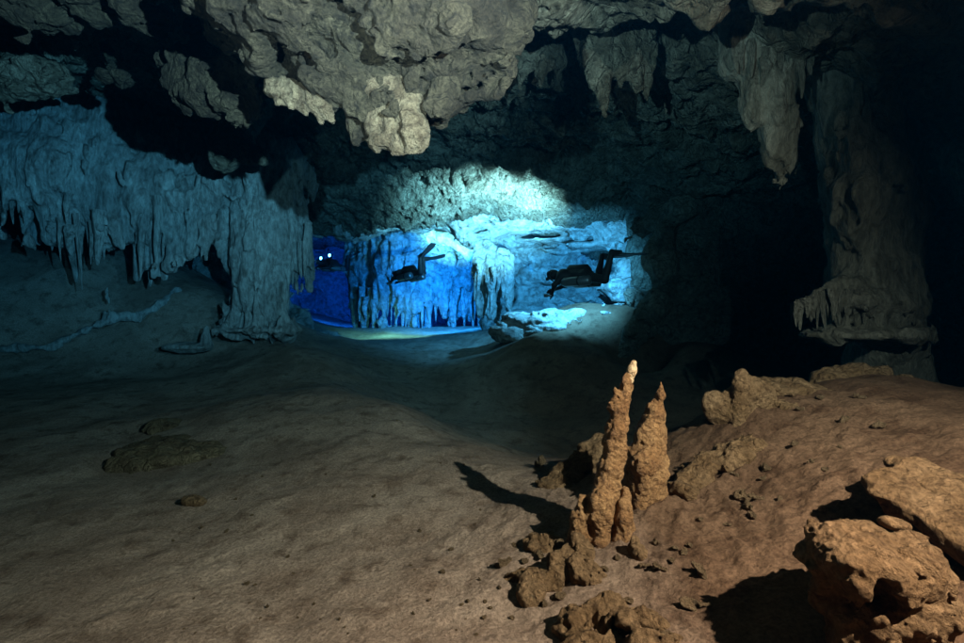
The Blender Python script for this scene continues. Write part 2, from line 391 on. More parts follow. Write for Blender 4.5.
# ------------------------------------------------------------------ cave ceiling
CP = [(0,0,3.3),(-3,0,3.4),(3,0,3.1),(0,-3,3.0),(-6,0,3.4),(5,0,2.6),(-8,3,3.6),(-5,-3,3),(5,-3,2.4),
 (0,2.6,3.35),(-3,3,4.1),(-1.5,3.6,3.9),(2.2,3,3.3),(4.2,3,3.0),(6,3,2.0),(8,2,1.5),
 (-5.5,5,4.6),(-3.4,5,4.6),(-1.8,5.5,4.6),(0,5,4.1),(1.2,4.8,4.25),(2.2,5,4.05),(4,5,3.5),(6,5,2.6),
 (-8,7,5.2),(-5,7,5.1),(-3,7.5,4.9),(-1,7.5,4.6),(1,7.5,4.45),(3,7.5,4.2),(5,7,3.6),(8,8,3.0),
 (-9,9.5,5.2),(-6,9,5.3),(-4,10,4.6),(-2.5,10,4.45),(-1,10,4.35),(1,10,4.2),(2.4,10,4.05),(3.3,10,3.85),(6,10,3.4),
 (-5,12.5,3.7),(-3.4,12.4,3.65),(-1.5,12.4,3.75),(-0.3,12.6,4.0),(1.5,12.6,3.75),(3,12.2,3.5),(5,13,3.0),
 (-5,15,4.6),(-2,15,4.7),(0.5,15,4.0),(3,15,3.0),(-4,18,4.9),(-1.5,18,4.9),(1.5,18,4.0),(-8,18,4.6),(-4,22,4.5),(0,23,4.0),(5,20,3.0),(-13,12,5.0),(-14,4,3.5),(12,10,2.5),(12,18,2.5),(-12,22,4.5)]
ceil_f = rbf(CP, 0.4)
cx = axis(1.6, 0.0, 620, -15, 13); cyy = axis(3.0, 4.5, 560, -3.5, 25)
CX, CY = np.meshgrid(cx, cyy, indexing='ij'); x = CX.ravel(); y = CY.ravel()
z = ceil_f(x, y); P = np.stack([x, y, z], 1)
band = fbm(P*np.array([0.55, 0.8, 0.5]), 3, off=31)
h = 0.30*band+0.22*fbm(P*1.1, 4, 0.5, True, 2.0)*smooth(14, 8, y)+0.10*fbm(P*2.6, 4, 0.55, True, 6.0)+0.05*fbm(P*8, 4, off=11)
# horizontal bedding ledges
led = np.abs(((z*2.6+fbm(P*0.8, 3, off=40)*1.6) % 1.0)-0.5)
h += 0.10*(led-0.25)*smooth(5, 8, y)+0.13*smooth(9, 10, y)*fbm(P*3.2, 4, 0.6, True, 77.0)-0.16*smooth(0.12, 0.42, fbm(P*np.array([2.4, 2.4, 2.4]), 3, off=88))-0.10*smooth(0.15, 0.4, fbm(P*6.0, 2, off=98))
wx = 0.16*fbm(P*2.2+5, 3, off=50); wy = 0.16*fbm(P*2.2+9, 3, off=60)
V = np.stack([x+wx, y+wy, z-h], 1)
structure(link('cave_ceiling', mesh_np('cave_ceiling', V, grid_faces(620, 560, True)), M['ceil']), 'rough limestone ceiling of the cave with bedding ledges')
def ceil_z(x, y): return float(ceil_f(np.array([x]), np.array([y]))[0])

# ------------------------------------------------------------------ cave walls
f = Field((-14.5, 11.2, -0.6), (9.5, 19.0, 5.6), 0.085, 0.5)
f.box((-9.85, 12.7, 2.5), (5.0, 0.6, 3.2), 0.3, rnd=0.3)            # left of the arch
f.box((3.1, 15.1, 2.3), (3.2, 1.5, 3.2), 0.3, rnd=0.5)             # right of the arch
for (px, py, d, rx, rz) in [(500,226,12.9,1.3,.42),(545,222,12.7,1.4,.40),(590,224,12.4,1.2,.42),(628,232,12.0,.9,.5),(560,240,13.0,1.5,.16),(600,247,12.6,1.2,.14),(525,246,13.3,1.1,.15),(640,265,11.9,.7,.5),(625,290,12.0,.8,.4),(480,236,13.2,1.0,.4)]:
    f.ball(U(px, py, d), (rx, .8, rz), 0.15)
f.box((-2.4, 13.2, 4.35), (2.8, 0.7, 0.75), 0.4, rnd=0.3)          # lintel of the arch
for (px, py, d, r) in [(316,234,12.6,.36),(345,228,12.7,.36),(298,262,12.5,.3),(470,232,12.9,.5),(300,325,12.4,.4),(322,340,12.4,.3)]:
    f.ball(U(px, py, d), (r*1.2, .6, r), 0.3)
f.rough((0.30, 0.55, 2, False, 9), (0.16, 1.4, 3, False, 1), (-0.16, (1.0, 1.0, 3.6), 3, True, 2), (0.30, (1.1, 1.1, 3.2), 3, 'pit', 310), (0.12, 3, 3, 'pit', 311), (-0.07, 3.5, 3, True, 3))
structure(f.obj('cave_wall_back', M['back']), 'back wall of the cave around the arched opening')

f = Field((2.4, 5.8, -0.8), (9.8, 13.5, 5.6), 0.10, 0.5)
f.box((6.15, 10.9, 2.2), (2.7, 1.6, 3.0), 0.2, rnd=0.4)
f.box((8.2, 9.2, 2.2), (1.0, 3.0, 3.0), 0.5, rnd=0.4)
for (ex, ey, ez, er) in [(3.35, 9.6, 3.9, .45), (3.15, 9.8, 3.1, .3), (3.45, 9.4, 2.5, .5), (3.2, 10.2, 1.9, .35), (3.3, 9.5, 1.3, .5), (3.1, 9.9, .7, .4), (3.6, 9.3, 3.3, .5), (3.0, 9.8, 4.3, .5)]: f.ball((ex, ey, ez), (er, er, er*1.1), 0.2)
f.rough((0.3, 0.6, 3, False, 4), (-0.2, 1.6, 4, True, 5), (0.25, 1.6, 1, 'pop', 15), (0.2, 1.4, 3, 'pit', 14))
structure(f.obj('cave_wall_right', M['ceil']), 'dark side wall of the cave beyond the right column')

f = Field((-15, 14.5, -0.5), (6, 25.5, 6), 0.14, 0.6)
f.box((-4, 23.6, 2.5), (9, 1.4, 3.3), 0.3, rnd=0.4)
f.box((2.6, 19.5, 2.5), (1.2, 4, 3.3), 0.4, rnd=0.4)
f.box((-11.2, 19.5, 2.5), (1.2, 5, 3.3), 0.4, rnd=0.4)
f.rough((0.35, 0.6, 3, False, 6), (0.15, (2,2,0.8), 3, True, 7))
structure(f.obj('cave_wall_far', M['back']), 'far wall of the chamber beyond the arch')
structure((lambda: (lambda f: f.obj('cave_wall_left', M['ceil']))(
    Field((-15, -1.5, -0.6), (-8.5, 13, 6), 0.16, 0.6).box((-13.0, 6, 2.6), (1.5, 7, 3.2), 0.3, rnd=0.5)
    .rough((0.5, 0.5, 3, False, 8), (0.2, 1.6, 3, True, 9))))(), 'dark side wall of the cave beyond the flowstone curtain')

# ------------------------------------------------------------------ stalactite meshes shared by the formations
def stalactite_mesh(seed, knob=0.0):
    """unit-length pendant, root at z=0, tip at z=-1, radius about 0.12"""
    r = np.random.default_rng(seed); nl, ns = 22, 12
    t = np.linspace(0, 1, nl)
    a = np.linspace(0, 2*np.pi, ns, endpoint=False)
    T, A = np.meshgrid(t, a, indexing='ij')
    R = 0.125*(1-T)**0.75+0.016+0.02*np.sin(T*9+seed)*(1-T)
    P = np.stack([np.cos(A).ravel()*1.3, np.sin(A).ravel()*1.3, T.ravel()*5+seed*3.7], 1)
    R = R*(1+0.32*fbm(P, 3).reshape(R.shape)+0.16*np.sin(3*A+seed+T*2))
    bx = 0.04*np.sin(T*3+seed); by = 0.03*np.sin(T*4.1+2*seed)
    V = np.stack([(R*np.cos(A)+bx-0.04*np.sin(seed)).ravel(), (R*np.sin(A)+by-0.03*np.sin(2*seed)).ravel(), -T.ravel()], 1)
    i = np.arange(nl*ns).reshape(nl, ns); j = np.roll(i, -1, 1)
    Q = np.stack([i[:-1].ravel(), i[1:].ravel(), j[1:].ravel(), j[:-1].ravel()], 1)[:, ::-1]
    V = np.vstack([V, [[bx[-1,0]-0.04*np.sin(seed), by[-1,0]-0.03*np.sin(2*seed), -1.01]]])
    tip = np.stack([i[-1], np.full(ns, nl*ns), np.full(ns, nl*ns), j[-1]], 1)
    F = [tuple(q) for q in Q]+[(int(a_), nl*ns, int(b_))[::-1] for a_, b_ in zip(i[-1], j[-1])]
    me = bpy.data.meshes.new('stalactite'); me.from_pydata(V.tolist(), [], F); me.polygons.foreach_set('use_smooth', [True]*len(me.polygons)); me.update()
    return me
def stal_set(mat):
    out = []
    for s in range(6):
        me = stalactite_mesh(s+1); me.materials.append(mat); out.append(me)
    return out
S_FLOWR = stal_set(M['flowr']); S_FLOW = stal_set(M['flow']); S_BACK = stal_set(M['back'])
def pendant(parent, p, length, rad, meshes, rr, name='stalactite'):
    o = link(name, rr.choice(meshes), None, parent)
    s = rad/0.125
    o.location = Vector(p)-parent.location; o.scale = (s, s, length)
    o.rotation_euler = (rr.uniform(-.05, .05), rr.uniform(-.05, .05), rr.uniform(0, 6.28))
    return o

# ------------------------------------------------------------------ flowstone curtain on the left
rr = random.Random(3)
f = Field((-11.2, 6.6, 0.6), (-3.2, 11.2, 5.9), 0.05, 0.35)
# upper sloping face, from under the ceiling down to the pendants
prof = [(-40,105,250,8.2),(0,95,236,8.3),(60,95,262,8.4),(110,100,268,8.6),(150,135,262,8.7),(190,150,262,8.8),(230,155,250,8.9),(262,155,240,9.0)]
for (px, t, b_, d) in prof:
    a = U(px, t-14, d+0.9); c = U(px, (t+b_)/2, d+0.15); e = U(px, b_-36, d+0.1)
    f.cone(a, c, 0.75, 0.62, 0.35); f.cone(c, e, 0.62, 0.36, 0.35)
# fused flutes hanging off the face
for i in range(120):
    px = rr.uniform(-35, 285); d = np.interp(px, [q[0] for q in prof], [q[3] for q in prof])-rr.uniform(0.25, 0.5)
    b_ = np.interp(px, [q[0] for q in prof], [q[2] for q in prof]); t = np.interp(px, [q[0] for q in prof], [q[1] for q in prof])
    y0 = rr.uniform(t+40, b_-45); y1 = y0+rr.uniform(25, 70)
    if y1 > b_+6: y1 = b_+6
    r = rr.uniform(0.07, 0.17)
    f.cone(U(px, y0, d+0.22), U(px+rr.uniform(-3, 3), y1, d+0.1), r, r*0.3, 0.07)
f.rough((0.14, 1.3, 3, False, 1), (-0.14, (2.6, 2.6, 0.9), 4, True, 2), (0.22, (2.2, 2.2, 0.9), 3, 'pit', 306), (-0.08, (6, 6, 2.4), 3, True, 3))
curt = tag(f.obj('flowstone_curtain', M['flow'], base='top'), 'broad pale flowstone curtain hung with stalactites above the left silt bank', 'flowstone')
for i in range(84):
    px = 4+i*3.2+rr.uniform(-4, 4)
    if 224 < px < 258: continue
    b_ = np.interp(px, [q[0] for q in prof], [q[2] for q in prof]); d = np.interp(px, [q[0] for q in prof], [q[3] for q in prof])+rr.uniform(-0.35, 0.35)
    y0 = b_-rr.uniform(36, 95); ln = 0.2+1.0*rr.random()**1.8+0.25*math.sin(px*.09)
    pendant(curt, U(px, y0, d), max(.2, ln), (0.03+0.11*rr.random()**1.6)*(0.6+0.5*min(1, ln)), S_FLOW, rr)
# the two ribbed organ-pipe panels under it
for (x0, x1, t, b_, d, lab) in [(28, 78, 205, 243, 9.0, 'short ribbed flowstone panel in the shadow under the flowstone curtain'),
                                (136, 176, 222, 274, 8.75, 'tall ribbed flowstone panel reaching the silt bank under the flowstone curtain')]:
    lo = U(x0, b_, d); hi = U(x1, t, d)
    f = Field(lo-0.6, hi+0.6, 0.035, 0.3)
    n = int((x1-x0)/4)
    for i in range(n):
        px = x0+(i+0.5)*(x1-x0)/n+rr.uniform(-.8, .8); dd = d+rr.uniform(-.08, .08)
        f.cone(U(px, t-12, dd), U(px, b_+rr.uniform(-8, 6), dd), 0.075, rr.uniform(0.02, 0.06), 0.04)
    f.rough((0.02, (6, 6, 2), 2, True, 4))
    tag(f.obj('ribbed_flowstone', M['flow'], base='top'), lab, 'flowstone')

# left column
f = Field((-5.9, 7.9, 0.7), (-3.1, 10.6, 4.9), 0.035, 0.3)
for (px, t, b_, d, r0, r1) in [(232,150,318,8.9,.34,.20),(246,150,325,8.8,.36,.30),(262,148,325,8.8,.40,.36),(280,150,322,8.9,.36,.24),(295,160,300,9.2,.30,.10),(306,175,290,9.5,.3,.06)]:
    f.cone(U(px, t, d+.15), U(px+3, b_, d+.1), r0, r1, 0.18)
f.ball(U(258, 330, 8.9), (0.85, 0.6, 0.16), 0.3); f.ball(U(272, 318, 8.6), (0.2, 0.2, 0.2), 0.15)
for i in range(70):
    px = rr.uniform(226, 316); y0 = rr.uniform(150, 250); y1 = y0+rr.uniform(20, 80); d = 8.62+0.012*abs(px-258)+rr.uniform(-.05, .05)
    y1 = min(y1, 322 if px < 290 else 312-(px-290)*1.2)
    r = rr.uniform(.04, .09); f.cone(U(px, y0, d+.12), U(px+rr.uniform(-2, 2), y1, d+.08), r, r*.35, .05)
f.rough((0.12, 1.3, 3, False, 3), (-0.12, (3.6, 3.6, 1.0), 4, True, 4), (0.16, (3, 3, 1), 3, 'pit', 307), (-0.05, (9, 9, 3.5), 3, True, 5))
colm = tag(f.obj('flowstone_column', M['flow']), 'thick fluted flowstone column between the curtain and the lit arch', 'column')
for i in range(14):
    px = 286+i*1.7; pendant(colm, U(px, rr.uniform(215, 245), 9.1+rr.uniform(-.2, .2)), rr.uniform(0.5, 1.1), rr.uniform(.04, .07), S_FLOW, rr)

# ------------------------------------------------------------------ near ceiling rocks
def lump(name, lab, cat, prims, res, layers, mat, base='top', pad=0.25, group=None, parent=None):
    los, his = [], []
    for p in prims:
        if p[0] == 'b': m = max(p[2]) if np.ndim(p[2]) else p[2]; los.append(np.array(p[1])-m); his.append(np.array(p[1])+m)
        elif p[0] == 'c': m = max(p[3], p[4]); los.append(np.minimum(p[1], p[2])-m); his.append(np.maximum(p[1], p[2])+m)
        elif p[0] == 'x': m = float(np.linalg.norm(p[2])); los.append(np.array(p[1])-m); his.append(np.array(p[1])+m)
    f = Field(np.min(los, 0)-pad, np.max(his, 0)+pad, res, pad)
    for p in prims:
        if p[0] == 'b': f.ball(p[1], p[2], p[3], p[4] if len(p) > 4 else None)
        elif p[0] == 'c': f.cone(p[1], p[2], p[3], p[4], p[5])
        elif p[0] == 'x': f.box(p[1], p[2], p[3], p[4], p[5])
    for p in prims:
        if p[0] == 'cb': f.ball(p[1], p[2], p[3], p[4] if len(p) > 4 else None, cut=True)
        elif p[0] == 'cc': f.cone(p[1], p[2], p[3], p[4], p[5], cut=True)
    f.rough(*layers)
    o = f.obj(name, mat, parent, base)
    if cat: tag(o, lab, cat, group)
    return o
# great overhang, top centre
D = 3.2
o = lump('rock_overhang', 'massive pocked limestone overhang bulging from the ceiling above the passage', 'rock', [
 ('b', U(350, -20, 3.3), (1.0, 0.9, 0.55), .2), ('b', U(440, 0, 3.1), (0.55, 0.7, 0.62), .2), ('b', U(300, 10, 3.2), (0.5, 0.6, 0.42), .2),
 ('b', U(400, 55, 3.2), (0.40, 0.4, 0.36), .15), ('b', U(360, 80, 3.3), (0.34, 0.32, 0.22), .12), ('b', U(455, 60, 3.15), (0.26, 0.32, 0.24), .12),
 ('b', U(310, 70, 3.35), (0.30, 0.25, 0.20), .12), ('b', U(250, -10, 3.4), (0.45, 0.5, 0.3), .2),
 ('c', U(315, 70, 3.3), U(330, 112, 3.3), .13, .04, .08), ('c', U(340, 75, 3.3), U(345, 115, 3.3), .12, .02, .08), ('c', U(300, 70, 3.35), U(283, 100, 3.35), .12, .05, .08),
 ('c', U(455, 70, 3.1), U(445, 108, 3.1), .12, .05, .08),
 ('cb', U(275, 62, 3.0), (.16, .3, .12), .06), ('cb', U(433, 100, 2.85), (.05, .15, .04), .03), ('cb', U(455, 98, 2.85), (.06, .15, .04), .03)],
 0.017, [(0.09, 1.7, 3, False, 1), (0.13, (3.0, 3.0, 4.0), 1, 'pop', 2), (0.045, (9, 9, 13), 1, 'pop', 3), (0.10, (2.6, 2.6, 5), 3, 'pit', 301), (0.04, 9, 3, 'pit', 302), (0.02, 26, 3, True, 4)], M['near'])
for (pts, mat_, nm) in [
  ([('c', U(372,90,3.25), U(378,140,3.2), .11, .055, .06), ('c', U(385,95,3.2), U(398,148,3.15), .12, .06, .06), ('c', U(405,95,3.2), U(414,138,3.1), .13, .08, .06), ('b', U(410,132,3.12), (.10,.09,.11), .05), ('b', U(384,142,3.17), (.07,.07,.06), .05),
    ('cb', U(376,118,3.03), (.05,.1,.09), .03, (0,.3,0)), ('cb', U(398,130,3.0), (.025,.12,.14), .02, (0,-.2,0))], 'pale', 'lobe'),
  ([('c', U(272+i*11,86+i*1.5,3.28-.02*i), U(278+i*14,102+i*6,3.24), .06, .014, .03) for i in range(5)], 'pale', 'drapery'),
  ([('c', U(352,105,3.3), U(356,141,3.3), .06, .03, .03), ('c', U(359,108,3.3), U(363,136,3.3), .05, .03, .03)], 'near', 'stalactite'),
  ([('c', U(446,88,3.1), U(438,108,3.05), .09, .05, .04), ('b', U(440,106,3.05), (.10,.07,.05), .05)], 'near', 'lobe')]:
    lump(nm, None, None, pts, 0.011, [(0.02, 5, 3, False, 6), (0.022, 11, 3, True, 7), (0.008, 30, 2, False, 8)], M[mat_], pad=.12, parent=o)
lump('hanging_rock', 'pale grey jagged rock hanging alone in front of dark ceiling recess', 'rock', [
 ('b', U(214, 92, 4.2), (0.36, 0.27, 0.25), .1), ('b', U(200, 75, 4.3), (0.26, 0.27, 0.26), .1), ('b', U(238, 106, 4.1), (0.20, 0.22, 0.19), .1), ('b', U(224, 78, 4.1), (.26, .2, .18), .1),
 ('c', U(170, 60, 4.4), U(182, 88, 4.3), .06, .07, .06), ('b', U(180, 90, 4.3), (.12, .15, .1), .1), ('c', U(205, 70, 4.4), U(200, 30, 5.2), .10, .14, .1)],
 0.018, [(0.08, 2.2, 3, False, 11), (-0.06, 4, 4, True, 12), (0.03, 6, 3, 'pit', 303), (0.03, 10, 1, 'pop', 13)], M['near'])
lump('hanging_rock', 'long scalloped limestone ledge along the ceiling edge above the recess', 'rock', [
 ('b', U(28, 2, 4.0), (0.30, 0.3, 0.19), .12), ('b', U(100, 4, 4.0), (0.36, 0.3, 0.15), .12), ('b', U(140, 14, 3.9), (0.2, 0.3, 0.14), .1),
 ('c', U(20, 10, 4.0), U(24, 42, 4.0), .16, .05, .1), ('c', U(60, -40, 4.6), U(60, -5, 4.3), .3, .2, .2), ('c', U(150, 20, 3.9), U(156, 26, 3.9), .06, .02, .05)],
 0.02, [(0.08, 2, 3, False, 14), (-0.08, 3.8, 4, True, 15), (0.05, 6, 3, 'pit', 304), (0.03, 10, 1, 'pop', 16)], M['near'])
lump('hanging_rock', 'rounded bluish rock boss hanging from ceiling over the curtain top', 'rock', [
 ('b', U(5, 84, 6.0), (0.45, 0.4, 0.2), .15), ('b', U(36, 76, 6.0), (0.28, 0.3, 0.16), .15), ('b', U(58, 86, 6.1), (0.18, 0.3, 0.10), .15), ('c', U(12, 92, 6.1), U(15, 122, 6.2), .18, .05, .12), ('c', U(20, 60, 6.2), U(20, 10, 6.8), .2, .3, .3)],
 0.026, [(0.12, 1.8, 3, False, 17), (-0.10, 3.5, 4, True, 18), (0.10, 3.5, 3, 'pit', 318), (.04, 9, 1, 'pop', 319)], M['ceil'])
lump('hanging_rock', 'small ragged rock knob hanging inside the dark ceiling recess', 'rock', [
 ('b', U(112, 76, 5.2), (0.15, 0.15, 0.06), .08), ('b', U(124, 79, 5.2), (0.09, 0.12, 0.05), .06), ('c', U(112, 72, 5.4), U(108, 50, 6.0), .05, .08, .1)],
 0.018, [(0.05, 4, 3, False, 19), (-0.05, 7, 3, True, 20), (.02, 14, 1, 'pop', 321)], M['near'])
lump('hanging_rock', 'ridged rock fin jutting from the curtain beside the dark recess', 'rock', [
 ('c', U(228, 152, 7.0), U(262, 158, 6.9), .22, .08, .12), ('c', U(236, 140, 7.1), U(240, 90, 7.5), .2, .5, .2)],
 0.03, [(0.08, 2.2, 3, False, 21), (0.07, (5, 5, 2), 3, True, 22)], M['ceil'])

# ------------------------------------------------------------------ stalactites from the ceiling, centre and right
def stal_cluster(lab, spec, res, mat, seed, layers=None, extra=()):
    """spec: list of (px, y_top, y_bottom, d, r_top, r_bottom)"""
    pr = [('c', U(px, t, d), U(px+1, b_, d), r0, r1, .08) for (px, t, b_, d, r0, r1) in spec]+list(extra)
    return lump('stalactite', lab, 'stalactite', pr, res, layers or [(0.06, 2.2, 3, False, seed), (-0.06, (6, 6, 2), 3, True, seed+1), (-0.025, 14, 3, True, seed+2)], mat)
stal_cluster('sharp pointed stalactite cluster hanging from ceiling near the bright patch',
 [(605, 25, 128, 4.7, .20, .012), (593, 25, 80, 4.7, .16, .02), (620, 20, 100, 4.7, .18, .02), (635, 20, 110, 4.75, .16, .012), (645, 15, 98, 4.8, .13, .012), (584, 10, 62, 4.8, .22, .05), (612, 5, 60, 4.7, .26, .14), (627, 40, 114, 4.7, .12, .012), (598, 30, 96, 4.68, .10, .012), (651, 10, 84, 4.8, .12, .012)], 0.024, M['ceil'], 31)
stal_cluster('blunt fringed stalactite clump on the ceiling beside the great overhang',
 [(520, 40, 92, 5.4, .2, .05), (540, 45, 95, 5.4, .18, .04), (505, 50, 85, 5.3, .16, .05), (555, 30, 86, 5.4, .2, .05), (570, 30, 62, 5.4, .2, .08), (490, 60, 92, 5.5, .14, .04)], 0.026, M['ceil'], 34)
stal_cluster('thin stalactite teeth hanging between pointed cluster and the long pendant',
 [(655, 0, 60, 5.0, .2, .03), (672, 0, 78, 5.1, .2, .02), (690, -5, 52, 5.0, .2, .03), (664, 40, 120, 5.6, .12, .02), (703, 0, 70, 4.9, .16, .02)], 0.026, M['ceil'], 37)
c = stal_cluster('long bulbous stalactite hanging beside the massive right column',
 [(740, -20, 60, 4.2, .28, .2), (758, 0, 110, 4.2, .28, .18), (772, 30, 120, 4.2, .2, .17), (778, 118, 150, 4.2, .17, .16), (772, 130, 180, 4.2, .11, .03), (780, 140, 199, 4.2, .11, .015), (789, 130, 182, 4.2, .10, .02), (800, 0, 70, 4.2, .22, .06), (730, -20, 70, 4.3, .16, .03), (746, 40, 96, 4.25, .14, .03), (815, -10, 50, 4.2, .2, .05)], 0.02, M['flowr'], 41)
for i in range(16):
    pendant(c, U(rr.uniform(735, 812), rr.uniform(20, 60), 4.05), rr.uniform(.2, .4), rr.uniform(.03, .045), S_FLOWR, rr)

# right column
f = Field(U(775, 400, 4.6)-np.array([.2, .9, .3]), U(960, -30, 4.7)+np.array([.4, .8, .2]), 0.026, 0.25)
spine = [((790, -60), .60), ((808, -10), .46), ((828, 40), .36), ((846, 80), .34), ((862, 130), .34), ((864, 180), .36), ((866, 230), .35), ((872, 270), .36), ((870, 300), .38)]
f.chain([(U(p[0], p[1], 4.6), r) for p, r in spine], .1)
f.chain([(U(p[0], p[1], 4.85), r) for p, r in [((800, -40), .4), ((818, 15), .32), ((842, 60), .31), ((864, 105), .32), ((880, 160), .34), ((886, 230), .34), ((884, 300), .36)]], .1)
f.ball(U(855, 210, 4.35), (.22, .2, .42), .12); f.ball(U(868, 150, 4.4), (.26, .2, .3), .12); f.ball(U(850, 300, 4.4), (.30, .25, .16), .1)
f.cone(U(850, 282, 4.4), U(800, 300, 4.3), .13, .07, .1); f.cone(U(800, 300, 4.3), U(790, 312, 4.3), .07, .05, .06)
f.ball(U(860, 335, 4.45), (.55, .4, .09), .1); f.cone(U(885, 325, 4.75), U(892, 395, 4.85), .34, .42, .15)
for i in range(70):
    px = rr.uniform(836, 905); y0 = rr.uniform(20, 230); r = rr.uniform(.025, .06); dd = 4.27+((px-865)/482*4.4)**2*1.4
    f.cone(U(px, y0, dd), U(px+rr.uniform(-2, 2), y0+rr.uniform(20, 60), dd-.02), r, r*.3, .04)
f.rough((0.08, 1.8, 3, False, 51), (-0.06, (5, 5, 1.6), 3, True, 52), (0.07, (4, 4, 1.5), 3, 'pit', 309), (-0.025, 13, 3, True, 53))
cr = tag(f.obj('flowstone_column', M['flowr']), 'massive leaning flowstone column with fringed skirt standing in darkness', 'column')
for i in range(22):
    px = 792+i*4.4; y0 = np.interp(px, [790, 830, 900], [304, 288, 290]); pendant(cr, U(px, y0, 4.22+rr.uniform(-.03, .08)), rr.uniform(.16, .36), rr.uniform(.018, .038), S_FLOWR, rr)
lump('rock_mass', 'dim rounded rock face bulging from the ceiling beyond the right column', 'rock', [
 ('b', U(985, 20, 4.6), (.55, .6, .9), .2), ('b', U(1020, 140, 4.7), (.5, .6, .8), .2), ('b', U(950, -30, 4.8), (.4, .5, .5), .2)], 0.035,
 [(0.08, 1.6, 3, False, 61), (0.06, (5, 5, 1.5), 3, True, 62)], M['ceil'])

# ------------------------------------------------------------------ far chamber flowstone, seen through the arch
f = Field((-5.2, 15.2, 0.2), (1.2, 19.4, 5.6), 0.055, 0.45)
gaps = ((388, 3), (436, 5), (462, 2.5), (474, 2.5))
for i in range(34):
    px = 356+i*3.9; u = i/33; d = 17.7-0.9*math.sin(u*math.pi)+rr.uniform(-.25, .25); top = 250-24*math.sin(min(1, u*1.25+.08)*math.pi*.62)
    low = rr.uniform(314, 336)
    for g, wd in gaps:
        if abs(px-g) < wd: low = rr.uniform(282, 295); d += .3
    f.cone(U(px, top, d+.7), U(px, 268, d+.2), .6, .42, .3); f.cone(U(px, 265, d+.2), U(px+rr.uniform(-1, 1), low, d), .40, rr.uniform(.05, .2), .12)
for i in range(130):
    px = rr.uniform(358, 486); y0 = rr.uniform(238, 296); d = 16.7+0.8*((px-420)/62)**2
    y1 = min(334, y0+rr.uniform(15, 50))
    if any(abs(px-g) < wd for g, wd in gaps): y1 = min(y1, 298)
    r = rr.uniform(.05, .15); f.cone(U(px, y0, d+.2), U(px, y1, d+.05), r, r*.35, .07)
# bulging rim of the drapery just under the chamber roof
for (px, py, d, r) in [(398,236,16.6,.32),(415,234,16.3,.36),(432,234,16.0,.40),(450,238,15.9,.42),(466,246,15.8,.42),(478,258,15.7,.36),(486,272,15.6,.28)]:
    f.ball(U(px, py, d), (r*1.3, r, r*.8), .2)
f.rough((0.14, 1.2, 3, False, 71), (-0.15, (2.4, 2.4, .8), 4, True, 72), (-0.07, (6, 6, 2.5), 3, True, 73))
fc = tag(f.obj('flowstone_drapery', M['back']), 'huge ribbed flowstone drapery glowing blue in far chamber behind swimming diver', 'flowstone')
for i in range(30):
    px = 362+i*4; pendant(fc, U(px, rr.uniform(285, 300), 16.9+0.6*((px-420)/62)**2+rr.uniform(-.2, .1)), rr.uniform(.6, 1.5), rr.uniform(.07, .13), S_BACK, rr)
f = Field((-0.4, 11.6, 0.5), (1.3, 14.2, 4.2), 0.04, 0.3)
for i in range(16):
    px = 478+i*2.0; d = 12.7+rr.uniform(-.1, .3); y0 = 245+i*1.2
    f.cone(U(px, y0, d+.3), U(px, rr.uniform(295, 325), d), rr.uniform(.2, .3), rr.uniform(.04, .12), .1)
f.rough((0.10, 1.6, 3, False, 74), (-0.12, (3.5, 3.5, 1), 4, True, 75))
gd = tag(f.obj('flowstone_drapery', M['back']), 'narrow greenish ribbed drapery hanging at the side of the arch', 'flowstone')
for i in range(9):
    pendant(gd, U(476+i*3.6, rr.uniform(262, 285), 12.5+rr.uniform(-.1, .2)), rr.uniform(.5, 1.0), rr.uniform(.05, .09), S_BACK, rr)
# pale boulder on the lit bank under the diver
bz = lambda x, y: float(floor_z(np.array([x]), np.array([y]))[0])
lump('boulder', 'long pale rock bulging from the lit bank beneath swimming diver', 'boulder', [
 ('b', U(540, 325, 10.5), (0.9, 0.55, 0.30), .25), ('b', U(585, 320, 10.7), (0.9, 0.5, 0.30), .25), ('b', U(515, 333, 10.4), (0.5, 0.5, 0.2), .25), ('b', U(622, 322, 10.7), (0.6, 0.5, 0.24), .25)],
 0.035, [(0.14, 1.2, 3, False, 76), (-0.10, (2, 2, 5), 3, True, 77), (0.10, (2, 2, 5), 3, 'pit', 78), (.03, 9, 2, True, 79)], M['back'], base='bottom')

# ------------------------------------------------------------------ foreground stalagmites
def stalagmite(lab, spec, res, layers, mat, tip=None, extra=()):
    pr = []
    for chain in spec:
        for (p, q) in zip(chain[:-1], chain[1:]): pr.append(('c', U(*p[:3]), U(*q[:3]), p[3], q[3], .025))
    pr += list(extra)
    o = lump('stalagmite', lab, 'stalagmite', pr, res, layers, mat, base='bottom', pad=.1)
    if tip: lump('tip', None, None, [('c', U(*p[:3]), U(*q[:3]), p[3], q[3], .008) for p, q in zip(tip[:-1], tip[1:])], .004, [(0.005, 22, 3, False, 5), (.003, 60, 2, False, 3)], M['tip'], parent=o, pad=.05)
    return o
LS = [(0.018, 6, 3, False, 81), (0.013, (20, 20, 12), 1, 'pop', 82), (0.006, (50, 50, 40), 1, 'pop', 84), (0.006, 50, 2, True, 83)]
stalagmite('tall slender orange stalagmite with pale rounded tip on the silt slope',
 [[(592,548,2.40,.080),(603,505,2.40,.068),(611,468,2.40,.057),(617,430,2.40,.046),(621,405,2.40,.035),(627,385,2.40,.026),(629,377,2.40,.020)],
  [(578,548,2.36,.055),(580,520,2.35,.032),(583,500,2.36,.012)], [(600,545,2.34,.05),(600,500,2.32,.05)], [(616,470,2.38,.03),(622,452,2.38,.02)], [(613,408,2.39,.02),(616,392,2.39,.012)]],
 .0075, LS, M['stal'], tip=((629.5,380,2.40,.020),(632,371,2.40,.025),(633.3,363,2.40,.017)))
